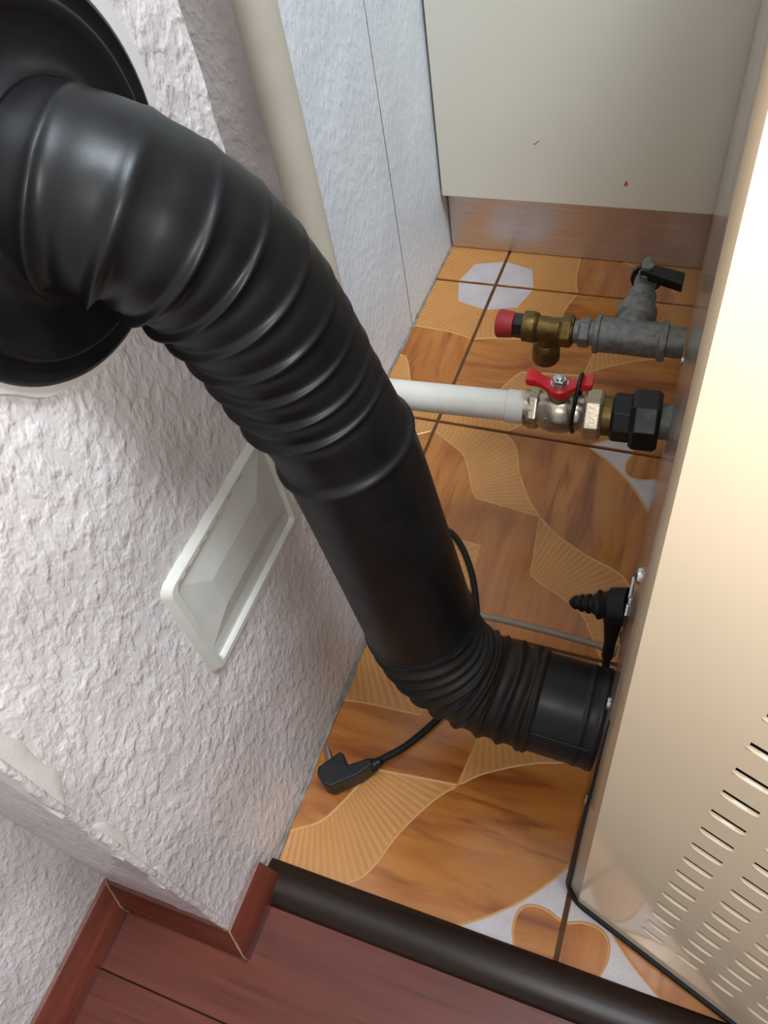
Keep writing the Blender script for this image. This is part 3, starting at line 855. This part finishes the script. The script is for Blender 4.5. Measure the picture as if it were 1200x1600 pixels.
lathe('handle_hub', (SC_.x, SC_.y, 0.905), (0, 0, 1), [(0, 0.034), (0.004, 0.040), (0.030, 0.040), (0.036, 0.034)], M['red'], hd, n=28)
lathe('washer', (SC_.x, SC_.y, 0.940), (0, 0, 1), [(0, 0.027), (0.004, 0.027)], M['steel'], wp, n=24)
hexa('nut', (SC_.x, SC_.y, 0.944), (0, 0, 1), 0.0, 0.018, 0.024, M['steel'], wp, label='steel hexagon nut')
lathe('bolt_end', (SC_.x, SC_.y, 0.960), (0, 0, 1), [(0, 0.013), (0.008, 0.013), (0.010, 0.010)], M['steel'], wp, n=16)
# black cable tie looped round valve and wing
tc = A0+AD*tx(0.728); P = []
for k in range(41):
    q = 2*math.pi*k/40
    P.append(tc+Vector((0.010*max(0, math.sin(q)), -math.cos(q)*0.066, 0.03+math.sin(q)*(0.122 if math.sin(q) > 0 else 0.096))))
sweep('cable_tie', P, lambda s, u, q: 0.0065, M['black'], wp, n=8, up=(1, 0, 0), caps=False, label='black tie strapped round valve and handle')

# ================================================================== UPPER SAFETY VALVE GROUP
B0 = Vector((0.36, -1.182, 0.78)); B1 = Vector((1.03, -1.172, 0.78)); BD = (B1-B0).normalized()
ux = lambda x: (x-B0.x)/BD.x
sv = empty('safety_valve', (0.7, -1.18, 0.64), 'red-capped brass safety valve on galvanised tee with black drain lever', 'safety valve')
n = 24; V, F = [], []
for t, r_ in ((0.0, 0.038), (0.004, 0.048), (0.012, 0.051), (0.045, 0.047), (0.062, 0.045), (0.064, 0.040)):
    for i in range(n):
        q = 2*math.pi*i/n; rr = r_*(1.0 if i % 2 else 0.955)
        V.append(B0+BD*t+Vector((0, math.cos(q)*rr, math.sin(q)*rr)))
for k in range(5):
    for i in range(n):
        j = (i+1) % n; F.append((k*n+i, k*n+j, k*n+n+j, k*n+n+i))
F += [tuple(range(n))[::-1], tuple(range(5*n, 6*n))]
build('cap', V, F, M['red_cap'], sv, smooth=True, ang=40, label='knurled red cap')
hexa('neck', B0, BD, ux(0.42), ux(0.462), 0.044, M['black'], sv, n=8, label='black plastic neck')
lathe('brass_body', B0, BD, [(ux(0.455), 0.044), (ux(0.458), 0.054), (ux(0.492), 0.056), (ux(0.505), 0.052), (ux(0.512), 0.043), (ux(0.56), 0.042), (ux(0.585), 0.043), (ux(0.59), 0.050), (ux(0.632), 0.05), (ux(0.636), 0.044)], M['brass'], sv, n=36, label='tarnished brass valve body')
hexa('brass_hex', B0, BD, ux(0.588), ux(0.632), 0.059, M['brass'], sv, phase=R(10))
oc = B0+BD*ux(0.538)
lathe('outlet', (oc.x, oc.y, 0.765), (0, 0, -1), [(0, 0.038), (0.045, 0.038), (0.055, 0.046), (0.080, 0.050), (0.12, 0.050), (0.128, 0.046), (0.128, 0.036), (0.07, 0.034)], M['brass'], sv, n=32, label='open brass outlet')
lathe('thread', B0, BD, [(ux(0.63), 0.040), (ux(0.655), 0.040)], M['galv'], sv, n=28)
hexa('nipple_hex', B0, BD, ux(0.652), ux(0.692), 0.052, M['galv'], sv, phase=R(14))
lathe('thread', B0, BD, [(ux(0.69), 0.042), (ux(0.712), 0.042)], M['galv'], sv, n=28)
lathe('tee', B0, BD, [(ux(0.705), 0.050), (ux(0.708), 0.066), (ux(0.722), 0.067), (ux(0.728), 0.061), (ux(0.80), 0.060), (ux(0.918), 0.061), (ux(0.925), 0.068), (ux(0.945), 0.068), (ux(0.948), 0.052)], M['galv'], sv, n=44, label='mottled galvanised tee')
tb = Vector((0.826, -1.176, 0.78))
lathe('tee_branch', tb, (0, 1, 0), [(0.0, 0.058), (0.085, 0.058), (0.095, 0.068), (0.140, 0.069), (0.150, 0.062), (0.152, 0.05)], M['galv'], sv, n=40)
lathe('pipe_stub', B0, BD, [(ux(0.94), 0.052), (ux(1.004), 0.052)], M['galv'], sv, n=32)
dv = lathe('drain_cock', (0.828, -1.03, 0.785), (0, 1, 0), [(0, 0.046), (0.02, 0.047), (0.022, 0.050), (0.075, 0.050), (0.08, 0.040), (0.12, 0.036), (0.14, 0.040), (0.19, 0.040), (0.20, 0.034)], M['galv'], sv, n=30, label='grey drain cock')
lathe('cock_flange', (0.828, -0.862, 0.785), (0, 1, 0), [(0, 0.056), (0.016, 0.057), (0.02, 0.05)], M['black'], sv, n=30)
lathe('cock_stem', (0.83, -0.90, 0.80), (0, 0, 1), [(0, 0.028), (0.045, 0.028), (0.05, 0.02), (0.075, 0.02)], M['galv'], sv, n=20)
lathe('cock_nozzle', (0.826, -0.85, 0.785), (-0.05, 1, 0.25), [(0, 0.034), (0.04, 0.030), (0.07, 0.020), (0.085, 0.012)], M['galv'], sv, n=20)
V = []
for t, hw, z in ((-0.020, 0.024, 0.846), (0.02, 0.026, 0.846), (0.055, 0.030, 0.842), (0.130, 0.034, 0.836)):
    for a, b_ in ((-1, -0.018), (1, -0.018), (1, 0.018), (-1, 0.018)): V.append((0.828+t, -0.90+hw*a-0.2*t, z+b_))
F = []
for k in range(3):
    for r_ in range(4):
        j = (r_+1) % 4; F.append((k*4+r_, k*4+j, k*4+4+j, k*4+4+r_))
F += [(3, 2, 1, 0), (12, 13, 14, 15)]
build('lever', V, F, M['black'], sv, bevel=0.005, label='black plastic lever')
